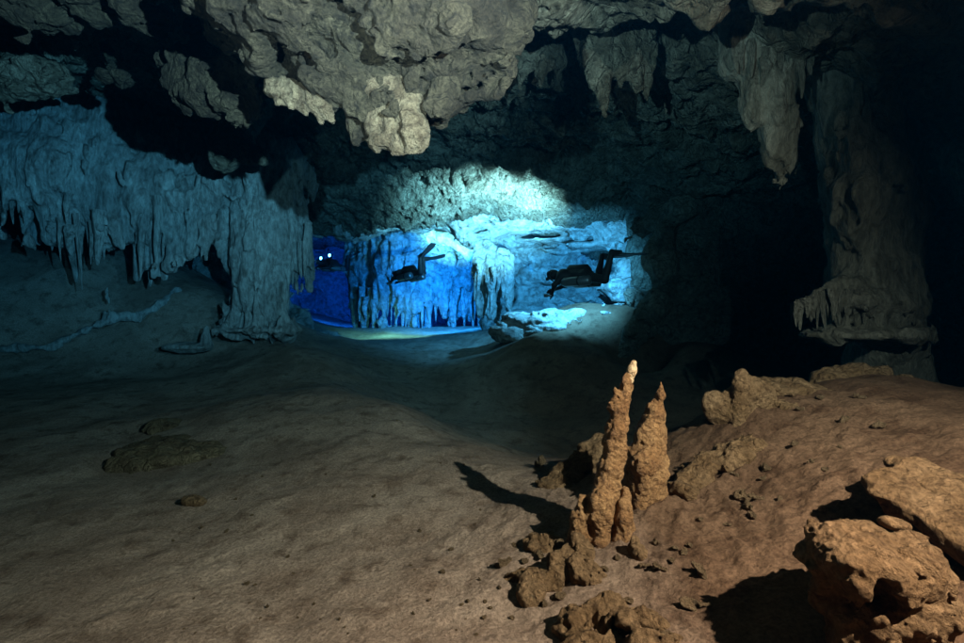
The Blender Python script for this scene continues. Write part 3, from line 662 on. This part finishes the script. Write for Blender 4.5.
stalagmite('shorter pointed stalagmite leaning behind the tall one',
 [[(645,515,2.62,.10),(648,470,2.62,.105),(650,435,2.62,.074),(655,410,2.62,.046),(659,395,2.62,.024),(661,382,2.62,.009)],
  [(640,505,2.55,.05),(645,465,2.52,.055),(650,455,2.54,.03)], [(632,490,2.6,.05),(636,450,2.62,.04)]],
 .008, LS, M['stal'])
stalagmite('stubby two-lobed stalagmite knob against the tall stalagmite foot',
 [[(620,548,2.32,.045),(623,520,2.32,.032),(625,503,2.33,.022)], [(630,535,2.36,.03),(625,490,2.38,.016)]], .007, LS, M['stal'])
for k, (px, py, d, r, lab) in enumerate([
  (578, 546, 2.28, .05, 'round reddish nodule at the foot of the tall stalagmite'),
  (556, 566, 2.18, .052, 'twin reddish nodule at the lower end of the stalagmite shadow'),
  (576, 568, 2.14, .046, 'rounded nodule touching the twin reddish nodule'),
  (634, 545, 2.25, .034, 'small dark nodule right beside the stubby knob')]):
    lump('rock_nodule', lab, 'rock', [('b', G(px, py+8, r*.7), (r*.8, r*.8, r*1.2), .02), ('b', G(px+5, py+12, r*.4), (r, r, r), .02)], .007, LS, M['brown'], base='bottom', pad=.08)

# ------------------------------------------------------------------ rocks on the right mound
LR = [(0.025, 4, 3, False, 91), (0.03, 9, 1, 'pop', 92), (0.02, 11, 3, 'pit', 305), (0.012, 26, 3, True, 93)]
lump('rock_formation', 'fan-shaped upright brown rock standing on the mound crest', 'rock', [
 ('b', U(749, 401, 3.2), (.15, .07, .165), .03), ('b', U(758, 415, 3.22), (.11, .07, .15), .03), ('b', U(721, 408, 3.2), (.12, .06, .11), .03), ('b', U(735, 418, 3.2), (.14, .07, .12), .03), ('b', U(713, 402, 3.2), (.07, .05, .07), .03), ('b', U(765, 398, 3.2), (.07, .05, .10), .03),
 ('c', U(735, 410, 3.2), U(748, 446, 3.15), .10, .10, .05), ('c', U(741, 383, 3.14), U(738, 432, 3.08), .045, .04, .03), ('c', U(741, 378, 3.16), U(741, 384, 3.15), .05, .05, .03),
 ('cb', U(727, 380, 3.18), (.022, .12, .05), .015), ('cb', U(728, 412, 3.08), (.022, .06, .02), .015), ('cb', U(718, 440, 3.2), (.06, .12, .045), .03)], .009, [(0.016, 5, 3, False, 91), (0.012, 16, 1, 'pop', 92), (0.006, 40, 3, True, 93)], M['brown'], base='bottom', pad=.15)
lump('rock_formation', 'squarish yellow-brown block leaning against the fan-shaped rock', 'rock', [
 ('x', U(782, 418, 3.2), (.11, .10, .12), .03, (.1, .15, .3), .04), ('b', U(770, 435, 3.15), (.14, .1, .06), .04)], .011, LR, M['brown'], base='bottom', pad=.15)
lump('rock_slab', 'flat slab lying over the squarish block on the mound', 'rock', [
 ('x', U(790, 388, 3.4), (.24, .14, .035), .02, (.1, .05, .1), .02), ('b', U(812, 392, 3.45), (.12, .1, .04), .03)], .012, LR, M['brown'], base='bottom', pad=.15)
lump('rock_formation', 'jagged row of low rocks descending from the fan-shaped rock', 'rock', [
 ('b', G(735, 458, .02, 2.8), (.11, .1, .06), .04), ('b', G(715, 469, .02, 2.8), (.11, .1, .06), .04), ('b', G(697, 481, .02, 2.8), (.10, .1, .055), .04), ('b', G(682, 492, .02, 2.8), (.08, .08, .045), .04), ('b', G(752, 448, .02, 2.8), (.09, .1, .06), .04)],
 .012, [(0.03, 5, 3, False, 94), (0.03, 12, 1, 'pop', 95), (.03, 12, 3, 'pit', 97), (.008, 40, 2, True, 96)], M['brown'], base='bottom', pad=.15)
lump('rock_slab', 'dark tilted slab lying in the shadow behind the stalagmites', 'rock', [
 ('x', U(585, 468, 3.3), (.24, .10, .12), .04, (.5, -.6, .3), .05), ('b', U(560, 486, 3.2), (.14, .12, .07), .05)], .016, LR, M['brown'], base='bottom', pad=.15)
for k, (px, py, d, s, lab) in enumerate([(830, 376, 3.7, .10, 'knobbly rock topping the mound crest by the flat slab'), (850, 372, 3.75, .12, 'largest lump of rock on the mound crest'), (872, 374, 3.7, .10, 'greyish lump of rock at the dark end of the crest'), (900, 384, 3.5, .09, 'low shadowed lump at the end of the crest')]):
    lump('rock_lump', lab, 'rock', [('b', U(px, py+6, d), (s*1.3, s, s*.9), .03), ('b', U(px+9, py+2, d), (s*.6, s*.6, s*.7), .03)], .014, [(0.03, 5, 3, False, k), (0.03, 12, 3, True, k+3)], M['brown'], base='bottom', pad=.15)
# boulder and slab, bottom right
lump('boulder', 'large orange-brown overhanging boulder pitted underneath beside the broad slab', 'boulder', [
 ('b', U(870, 562, 1.50), (.165, .17, .10), .05), ('b', U(845, 560, 1.46), (.11, .13, .10), .05), ('b', U(900, 566, 1.5), (.10, .13, .09), .05), ('b', U(878, 600, 1.48), (.15, .13, .11), .06),
 ('c', U(868, 590, 1.47), U(862, 660, 1.46), .11, .09, .06), ('b', U(910, 598, 1.47), (.065, .09, .07), .05),
 ('cb', U(850, 605, 1.33), (.04, .09, .045), .03), ('cb', U(888, 590, 1.33), (.035, .09, .025), .02), ('cb', U(897, 608, 1.33), (.03, .08, .035), .02), ('cb', U(875, 618, 1.33), (.025, .08, .03), .02), ('cb', U(918, 555, 1.33), (.05, .1, .008), .01), ('cb', U(920, 582, 1.33), (.045, .1, .009), .01)],
 .0065, [(0.03, 5, 3, False, 101), (0.032, 9, 1, 'pop', 102), (0.012, 26, 1, 'pop', 308), (0.006, 50, 3, True, 103)], M['brown'], base='bottom', pad=.12)
lump('rock_slab', 'broad flat orange slab lying behind the overhanging boulder', 'rock', [
 ('x', U(945, 505, 1.80), (.19, .20, .03), .05, (.40, -.08, .25), .02), ('x', U(918, 500, 1.84), (.13, .10, .025), .05, (.38, -.08, -.5), .02), ('x', U(1010, 530, 1.7), (.26, .26, .03), .05, (.4, -.1, .1), .02), ('b', U(905, 464, 2.0), (.08, .05, .03), .04), ('b', U(880, 494, 1.85), (.05, .06, .02), .04)],
 .008, [(0.025, 3, 3, False, 104), (-0.010, 9, 3, True, 105), (.005, 40, 2, False, 106)], M['brown'], base='bottom', pad=.12)
lump('rock', 'small oval rock wedged between the boulder and slab', 'rock', [('b', U(894, 524, 1.60), (.05, .04, .022), .01, (0, .2, .2))], .006, [(0.008, 14, 3, False, 107)], M['brown'], base='bottom', pad=.05)

# ------------------------------------------------------------------ other floor features
lump('rock_outcrop', 'low yellowish bedrock patch showing through the left silt floor', 'rock', [
 ('b', U(185, 449, 4.75), (.55, .5, .085), .1), ('b', U(155, 457, 4.6), (.3, .4, .065), .1), ('b', U(165, 427, 5.3), (.22, .2, .07), .1), ('b', U(215, 451, 4.7), (.3, .3, .05), .1)], .022,
 [(0.05, 3, 3, False, 111), (0.03, 6, 1, 'pop', 112), (.012, 25, 2, False, 113)], M['dusty'], base='bottom', pad=.15)
f = Field(U(-20, 352, 8.6)-np.array([1.2, .6, .2]), U(190, 285, 9.6)+.5, .04, .3)
rim = [(-40,350,8.0),(20,346,8.2),(55,343,8.4),(85,327,8.7),(112,315,8.9),(140,312,9.2),(162,302,9.5),(178,289,9.9)]
for a, b_ in zip(rim[:-1], rim[1:]): f.cone(U(*a)-[0,0,.05], U(*b_)-[0,0,.05], .08, .08, .1)
f.cone(U(110, 316, 8.85), U(107, 287, 8.8), .05, .025, .05)
f.rough((0.07, 2.6, 3, False, 121), (-0.05, 6, 3, True, 122), (.04, 7, 1, 'pop', 123))
tag(f.obj('rimstone_dam', M['flow']), 'winding low rimstone ridge crossing the left silt bank', 'rimstone')
lump('rock', 'flat broken rock with upright stub at the foot of left silt bank', 'rock', [('b', U(188, 347, 8.6), (.42, .25, .07), .08), ('c', U(207, 346, 8.6), U(206, 328, 8.6), .09, .04, .06)], .03, [(0.05, 3, 3, False, 123), (.03, 8, 3, True, 124)], M['flow'], base='bottom', pad=.15)
lump('rock', 'flat brown stone lying alone on the left silt floor', 'rock', [('b', U(193, 501, 3.35), (.085, .05, .028), .02, (0, .1, -.2))], .01, [(0.02, 9, 3, False, 125), (.01, 20, 3, True, 126)], M['brown'], base='bottom', pad=.08)

# loose stones
def stone_proto(seed):
    r = random.Random(seed)
    f = Field((-1.8,)*3, (1.8,)*3, .13, .7)
    f.ball((0, 0, 0), (r.uniform(.7, 1.1), r.uniform(.5, .7), r.uniform(.3, .5)), .2, (r.uniform(-.4, .4), r.uniform(-.4, .4), r.random()*3))
    f.ball((r.uniform(-.5, .5), r.uniform(-.3, .3), .15), (.45, .4, .35), .2)
    f.box((r.uniform(-.5, .5), r.uniform(-.3, .3), 0), (.5, .25, .3), .1, (r.random(), r.random(), r.random()), .05)
    f.rough((.4, .8, 3, False, seed+200), (-.25, 2.0, 3, True, seed+210))
    V, Q = f.skin(); me = mesh_np('stone', V, Q); me.materials.append(M['stone']); return me
SP = [stone_proto(i) for i in range(6)]
def stone(px, py, d, size, lab, group, sq=1.0):
    q = U(px, py, d); # drop on the floor along the view ray
    for _ in range(14):
        z = bz(q[0], q[1]); 
        if abs(z-q[2]) < .01: break
        d = d*(1+0.5*((CAMZ-z)/max(CAMZ-q[2], 1e-3)-1)); q = U(px, py, d)
    o = link('stone', rr.choice(SP), None)
    o.location = (q[0], q[1], bz(q[0], q[1])+size*.28); o.scale = (size, size*rr.uniform(.7, 1), size*sq*rr.uniform(.7, 1.1)); o.rotation_euler = (rr.uniform(-.3, .3), rr.uniform(-.3, .3), rr.uniform(0, 6.3))
    return tag(o, lab, 'stone', group)
G1 = 'small brown stones scattered on the right silt mound'; L1 = 'small brown stone lying loose on the right silt mound'
for (px, py, s) in [(740,500,.045),(748,508,.03),(757,500,.03),(700,575,.04),(684,555,.02),(672,563,.018),(660,570,.025),(690,548,.018),(675,550,.02),(752,518,.02),(767,470,.03),(763,481,.02),(728,525,.02),(812,465,.02),(826,470,.015),(795,445,.02),(840,450,.018),(822,512,.022),(872,480,.02),(700,520,.014),(655,545,.02),(645,568,.02),(705,608,.02),(688,610,.035),(735,478,.02),(780,500,.018),(845,420,.03),(880,430,.04),(800,412,.03),(820,400,.025),(860,400,.03)]:
    stone(px, py, 2.4, s*1.35, L1, G1)
G2 = 'rubble at the foot of the stalagmites'; L2 = 'angular rubble piece lying in the shadow at the stalagmite foot'
for (px, py, s_) in [(498,566,.03),(545,590,.03),(560,600,.035),(533,575,.03),(545,608,.025),(515,545,.025),(590,584,.03),(605,572,.03),(540,556,.04),(560,545,.04),(525,562,.03),(665,640,.03),(630,604,.03),(618,562,.025),(500,590,.016),(490,610,.014),(512,620,.016),(480,580,.012)]:
    stone(px, py, 2.2, s_, L2, G2, .8)
lump('rock_outcrop', 'broken rock ledge with dark hollows below the stalagmite foot', 'rock', [
 ('b', G(600, 622, .01), (.12, .09, .05), .03), ('b', G(575, 632, .0), (.07, .09, .05), .03), ('b', G(640, 628, .01), (.11, .07, .045), .03), ('b', G(590, 650, .0), (.10, .07, .05), .03), ('b', G(655, 650, .01), (.10, .06, .04), .03), ('b', G(615, 606, .01), (.08, .05, .04), .03),
 ('cb', G(622, 634, .02), (.045, .04, .035), .015), ('cb', G(642, 640, .02), (.05, .03, .025), .015), ('cb', G(598, 634, .02), (.02, .04, .04), .015), ('cb', G(635, 622, .02), (.02, .04, .04), .015)],
 .007, [(0.03, 6, 3, False, 131), (0.028, 12, 1, 'pop', 132), (.02, 16, 3, 'pit', 133), (.006, 45, 2, True, 134)], M['brown'], base='bottom', pad=.12)
lump('rock_outcrop', 'jagged shadowed rock heap between rubble and the tall stalagmite', 'rock', [
 ('b', G(552, 582, .01), (.08, .07, .045), .02), ('b', G(530, 594, .01), (.05, .05, .035), .02), ('b', G(572, 562, .01), (.11, .09, .06), .03), ('b', G(592, 576, .01), (.06, .05, .04), .02), ('c', G(531, 603, 0), G(527, 582, .05), .022, .006, .015), ('b', G(545, 545, .0), (.10, .10, .05), .03), ('b', G(516, 578, .0), (.05, .03, .03), .03), ('b', G(530, 580, .0), (.05, .04, .03), .03)],
 .008, [(0.025, 7, 3, False, 134), (0.026, 13, 1, 'pop', 135), (.02, 16, 3, 'pit', 136), (.006, 45, 2, True, 137)], M['brown'], base='bottom', pad=.12)
G3 = 'pebbles on the left silt floor'; L3 = 'tiny pebble lying on the pale left silt floor'
for i in range(80):
    stone(rr.uniform(120, 500), rr.uniform(400, 640), 3.0, .006+.014*rr.random()**2, L3, G3)
stone(540, 465, 3.4, .07, 'leaf-shaped rock shard standing in the shadow left of the stalagmites', None, 1.6)
stone(505, 566, 2.3, .05, 'grey oblong stone at the edge of the stalagmite shadow', None)
stone(533, 604, 2.1, .05, 'pointed triangular shard standing upright below the stalagmite shadow', None, 1.6)

# ------------------------------------------------------------------ divers
def tube(name, pts, r, mat, parent, seg=8):
    cu = bpy.data.curves.new(name, 'CURVE'); cu.dimensions = '3D'; s = cu.splines.new('BEZIER'); s.bezier_points.add(len(pts)-1)
    for bp, p in zip(s.bezier_points, pts): bp.co = p; bp.handle_left_type = bp.handle_right_type = 'AUTO'
    cu.bevel_depth = r; cu.bevel_resolution = 3; cu.use_fill_caps = True
    tmp = bpy.data.objects.new(name, cu); col.objects.link(tmp)
    me = bpy.data.meshes.new_from_object(tmp.evaluated_get(bpy.context.evaluated_depsgraph_get()))
    bpy.data.objects.remove(tmp); me.name = name; me.materials.clear()
    me.polygons.foreach_set('use_smooth', [True]*len(me.polygons))
    return link(name, me, mat, parent)
def lathe(name, prof, a, b, mat, parent, ns=20):
    a = Vector(a); b = Vector(b); q = (b-a).to_track_quat('Z', 'Y'); L = (b-a).length
    V, F = [], []
    for (t, r) in prof:
        for i in range(ns):
            an = 2*math.pi*i/ns; V.append(a+q @ Vector((r*math.cos(an), r*math.sin(an), t*L)))
    n = len(prof)
    for j in range(n-1):
        for i in range(ns): F.append((j*ns+i, j*ns+(i+1) % ns, (j+1)*ns+(i+1) % ns, (j+1)*ns+i))
    F.append(tuple(range(ns))[::-1]); F.append(tuple((n-1)*ns+i for i in range(ns)))
    me = bpy.data.meshes.new(name); me.from_pydata(V, [], F); me.polygons.foreach_set('use_smooth', [True]*len(me.polygons)); me.update()
    return link(name, me, mat, parent)
def fin(parent, ankle, heel_dir, tip_dir, length, side):
    """rubber fin: foot pocket at the ankle, blade widening to the tip with two side rails"""
    a = np.array(ankle, float); t = np.array(tip_dir, float); t /= np.linalg.norm(t)
    yv = np.array(side, float); yv -= t*(yv@t); yv /= np.linalg.norm(yv); n = np.cross(t, yv)
    st = [(0.0, .045, .05), (.14, .05, .045), (.26, .055, .03), (.36, .085, .014), (.6, .10, .010), (.85, .11, .008), (1.0, .09, .006)]
    V, F = [], []
    for (u, wd, th) in st:
        c = a+t*u*length+n*0.05*math.sin(u*2.2)
        for (sy, sn) in [(-1, -1), (-.5, -.75), (.5, -.75), (1, -1), (1, 1), (.5, .75), (-.5, .75), (-1, 1)]: V.append(tuple(c+yv*wd*sy+n*th*sn))
    m = 8
    for j in range(len(st)-1):
        for i in range(m): F.append((j*m+i, j*m+(i+1) % m, (j+1)*m+(i+1) % m, (j+1)*m+i))
    F.append(tuple(range(m))[::-1]); F.append(tuple((len(st)-1)*m+i for i in range(m)))
    me = bpy.data.meshes.new('fin'); me.from_pydata(V, [], F); me.update()
    return link('fin', me, M['rubber'], parent)
def diver(loc, heading, lab, pose, lights=False, pitch=0.0):
    """local frame: +x towards the head, +z up, hips at the origin"""
    root = bpy.data.objects.new('person', None); col.objects.link(root); root.empty_display_size = .2
    tag(root, lab, 'person')
    f = Field((-.95, -.62, -.62), (1.0, .62, .72), .014, .08)
    f.cone((0, .06, 0), (.14, .05, .0), .135, .13, .05); f.cone((0, -.06, 0), (.14, -.05, 0), .135, .13, .05)
    f.cone((.14, .04, 0), (.42, .07, .01), .135, .14, .06); f.cone((.14, -.04, 0), (.42, -.07, .01), .135, .14, .06)
    f.cone((.40, -.15, .02), (.40, .15, .02), .10, .10, .08)                    # shoulders
    f.cone((.46, 0, .02), (.60, 0, .05), .07, .065, .05)
    f.ball((.68, 0, .06), (.125, .085, .105), .03, (0, -.15, 0))                # hooded head
    f.ball((.755, 0, .035), (.05, .055, .07), .03); f.ball((.79, 0, .03), (.025, .02, .022), .02)
    for sy in (-1, 1): f.ball((.67, .085*sy, .05), (.025, .015, .03), .01)
    J = pose
    for sd, sy in (('l', 1), ('r', -1)):
        hip = np.array((-.02, .095*sy, -.01)); kn = np.array(J['knee_'+sd]); an = np.array(J['ankle_'+sd])
        f.cone(hip, kn, .105, .072, .05); mid = kn+(an-kn)*.35
        f.cone(kn, mid, .070, .066, .03); f.cone(mid, an, .066, .046, .03)
        t = np.array(J['fin_'+sd], float); t /= np.linalg.norm(t)
        f.cone(an, an+t*.16, .048, .035, .03)
        sh = np.array((.41, .19*sy, .02)); el = np.array(J['elbow_'+sd]); ha = np.array(J['hand_'+sd])
        f.cone(sh, el, .062, .048, .05); f.cone(el, ha, .048, .032, .03)
        dv = (ha-el)/np.linalg.norm(ha-el); pm = ha+dv*.06
        f.ball(pm, (.045, .03, .04), .02)
        for q in range(4): f.cone(pm+np.array((0, 0, .028-.019*q)), pm+dv*(.07+.02*(q in (1, 2)))+np.array((.01, 0, .03-.021*q)), .013, .010, .006)
        f.cone(ha+dv*.02, ha+dv*.06+np.array((.05, 0, .035)), .014, .011, .008)
    V, Q = f.skin(); body = link('body', mesh_np('diver_body', V, Q), M['suit'], root)
    for sd, sy in (('l', 1), ('r', -1)):
        t = np.array(J['fin_'+sd], float)
        fin(root, J['ankle_'+sd], None, t, .62, J.get('side_'+sd, (0, 1, 0)))
    # side-mounted tanks with valve, regulator hose
    for sy in (1, -1):
        tk = lathe('tank', [(0, .03), (.02, .075), (.06, .09), (.84, .09), (.93, .06), (.96, .03), (1, .028)], (-.20, .235*sy, -.10), (.42, .225*sy, -.12), M['steel'], root)
        lathe('valve', [(0, .02), (.3, .035), (.7, .035), (1, .02)], (.41, .225*sy, -.12), (.50, .225*sy, -.12), M['suit'], tk, 10)
        lathe('band', [(0, .093), (1, .093)], (.02, .232*sy, -.106), (.05, .232*sy, -.107), M['rubber'], tk)
    tube('hose', [(.48, .22, -.12), (.60, .26, -.05), (.66, .12, .14), (.76, .06, .06), (.80, 0, .0)], .012, M['rubber'], root)
    lathe('regulator', [(0, .02), (.2, .035), (.8, .035), (1, .02)], (.78, 0, -.01), (.84, 0, -.02), M['rubber'], root, 12)
    mk = lathe('mask', [(0, .06), (.5, .068), (1, .055)], (.755, 0, .075), (.80, 0, .075), M['rubber'], root, 16)
    lathe('lens', [(0, .05), (1, .045)], (.80, 0, .075), (.806, 0, .075), M['glass'], mk, 16)
    lathe('buoyancy_wing', [(0, .05), (.15, .13), (.85, .13), (1, .05)], (-.1, 0, .09), (.40, 0, .10), M['suit'], root, 14)
    ha = Vector(J['hand_l']); hd = (ha-Vector(J['elbow_l'])).normalized()
    lathe('dive_light', [(0, .022), (.5, .022), (.6, .036), (1, .036)], ha+hd*.04+Vector((0, 0, -.02)), ha+hd*.04+Vector((.16, 0, -.02)), M['steel'], root, 14)
    bl = lathe('back_lamp', [(0, .03), (.6, .03), (.7, .05), (1, .05)], (.24, -.33, .02), (.24, -.41, .02), M['steel'], root, 14)
    lathe('lens', [(0, .045), (1, .04)], (.24, -.411, .02), (.24, -.418, .02), M['lens'], bl, 14)
    if lights:
        for p in ((.72, .20, .16), (.72, -.14, .10), (.66, .52, .24)):
            l = lathe('head_lamp', [(0, .03), (.7, .05), (1, .06)], p, (p[0]+.10, p[1], p[2]), M['steel'], root, 12)
            lathe('lens', [(0, .055), (1, .045)], (p[0]+.101, p[1], p[2]), (p[0]+.112, p[1], p[2]), M['lens'], l, 12)
    root.location = loc; root.rotation_euler = (0, pitch, heading)
    return root
P1 = dict(knee_l=(-.42, .14, -.10), ankle_l=(-.56, .16, .38), fin_l=(-1, .05, -.06), knee_r=(-.10, -.33, -.02), ankle_r=(-.16, -.38, .40), fin_r=(-.75, -.5, .10),
          elbow_l=(.52, .26, -.16), hand_l=(.62, .16, -.30), elbow_r=(.55, -.24, -.14), hand_r=(.72, -.12, -.22))
P2 = dict(knee_l=(-.42, .12, -.06), ankle_l=(-.46, .14, .36), fin_l=(-1, .05, .55), knee_r=(-.12, -.28, .0), ankle_r=(-.10, -.32, .40), fin_r=(-.6, -.7, .2),
          elbow_l=(.56, .26, -.12), hand_l=(.74, .16, -.16), elbow_r=(.55, -.24, -.10), hand_r=(.74, -.14, -.14))
hd = math.radians(180-36)
diver(U(586, 276, 9.0), hd, 'silhouetted diver with side tank and long fins swimming above the pale bank', P1)
diver(U(413, 273, 13.2), math.radians(180-40), 'silhouetted diver with upturned fin swimming before the glowing blue drapery', P2, pitch=math.radians(4))
diver(U(335, 266, 16.5), math.radians(-90-28), 'distant diver with lit head lamps facing out beside the blue drapery', P2, lights=True)

# ------------------------------------------------------------------ the water
vm = bpy.data.materials.new('cave_water'); vm.use_nodes = True; t = vm.node_tree
t.nodes.remove(t.nodes['Principled BSDF'])
pv = t.nodes.new('ShaderNodeVolumePrincipled'); t.links.new(pv.outputs[0], t.nodes['Material Output'].inputs['Volume'])
pv.inputs['Color'].default_value = (0.0, 0.0022, 0.006, 1); pv.inputs['Density'].default_value = 0.20
pv.inputs['Absorption Color'].default_value = (0.11, 0.56, 0.86, 1); pv.inputs['Anisotropy'].default_value = 0.3
vv = [(x, y, z) for x in (-18, 16) for y in (-6, 30) for z in (-2.5, 8.5)]
vf = [(0,1,3,2),(4,6,7,5),(0,4,5,1),(2,3,7,6),(0,2,6,4),(1,5,7,3)]
me = bpy.data.meshes.new('haze'); me.from_pydata(vv, [], vf); me.update()
hz = link('haze', me, vm); hz['kind'] = 'stuff'; hz['label'] = 'clear blue cave water filling the whole passage'; hz['category'] = 'water'
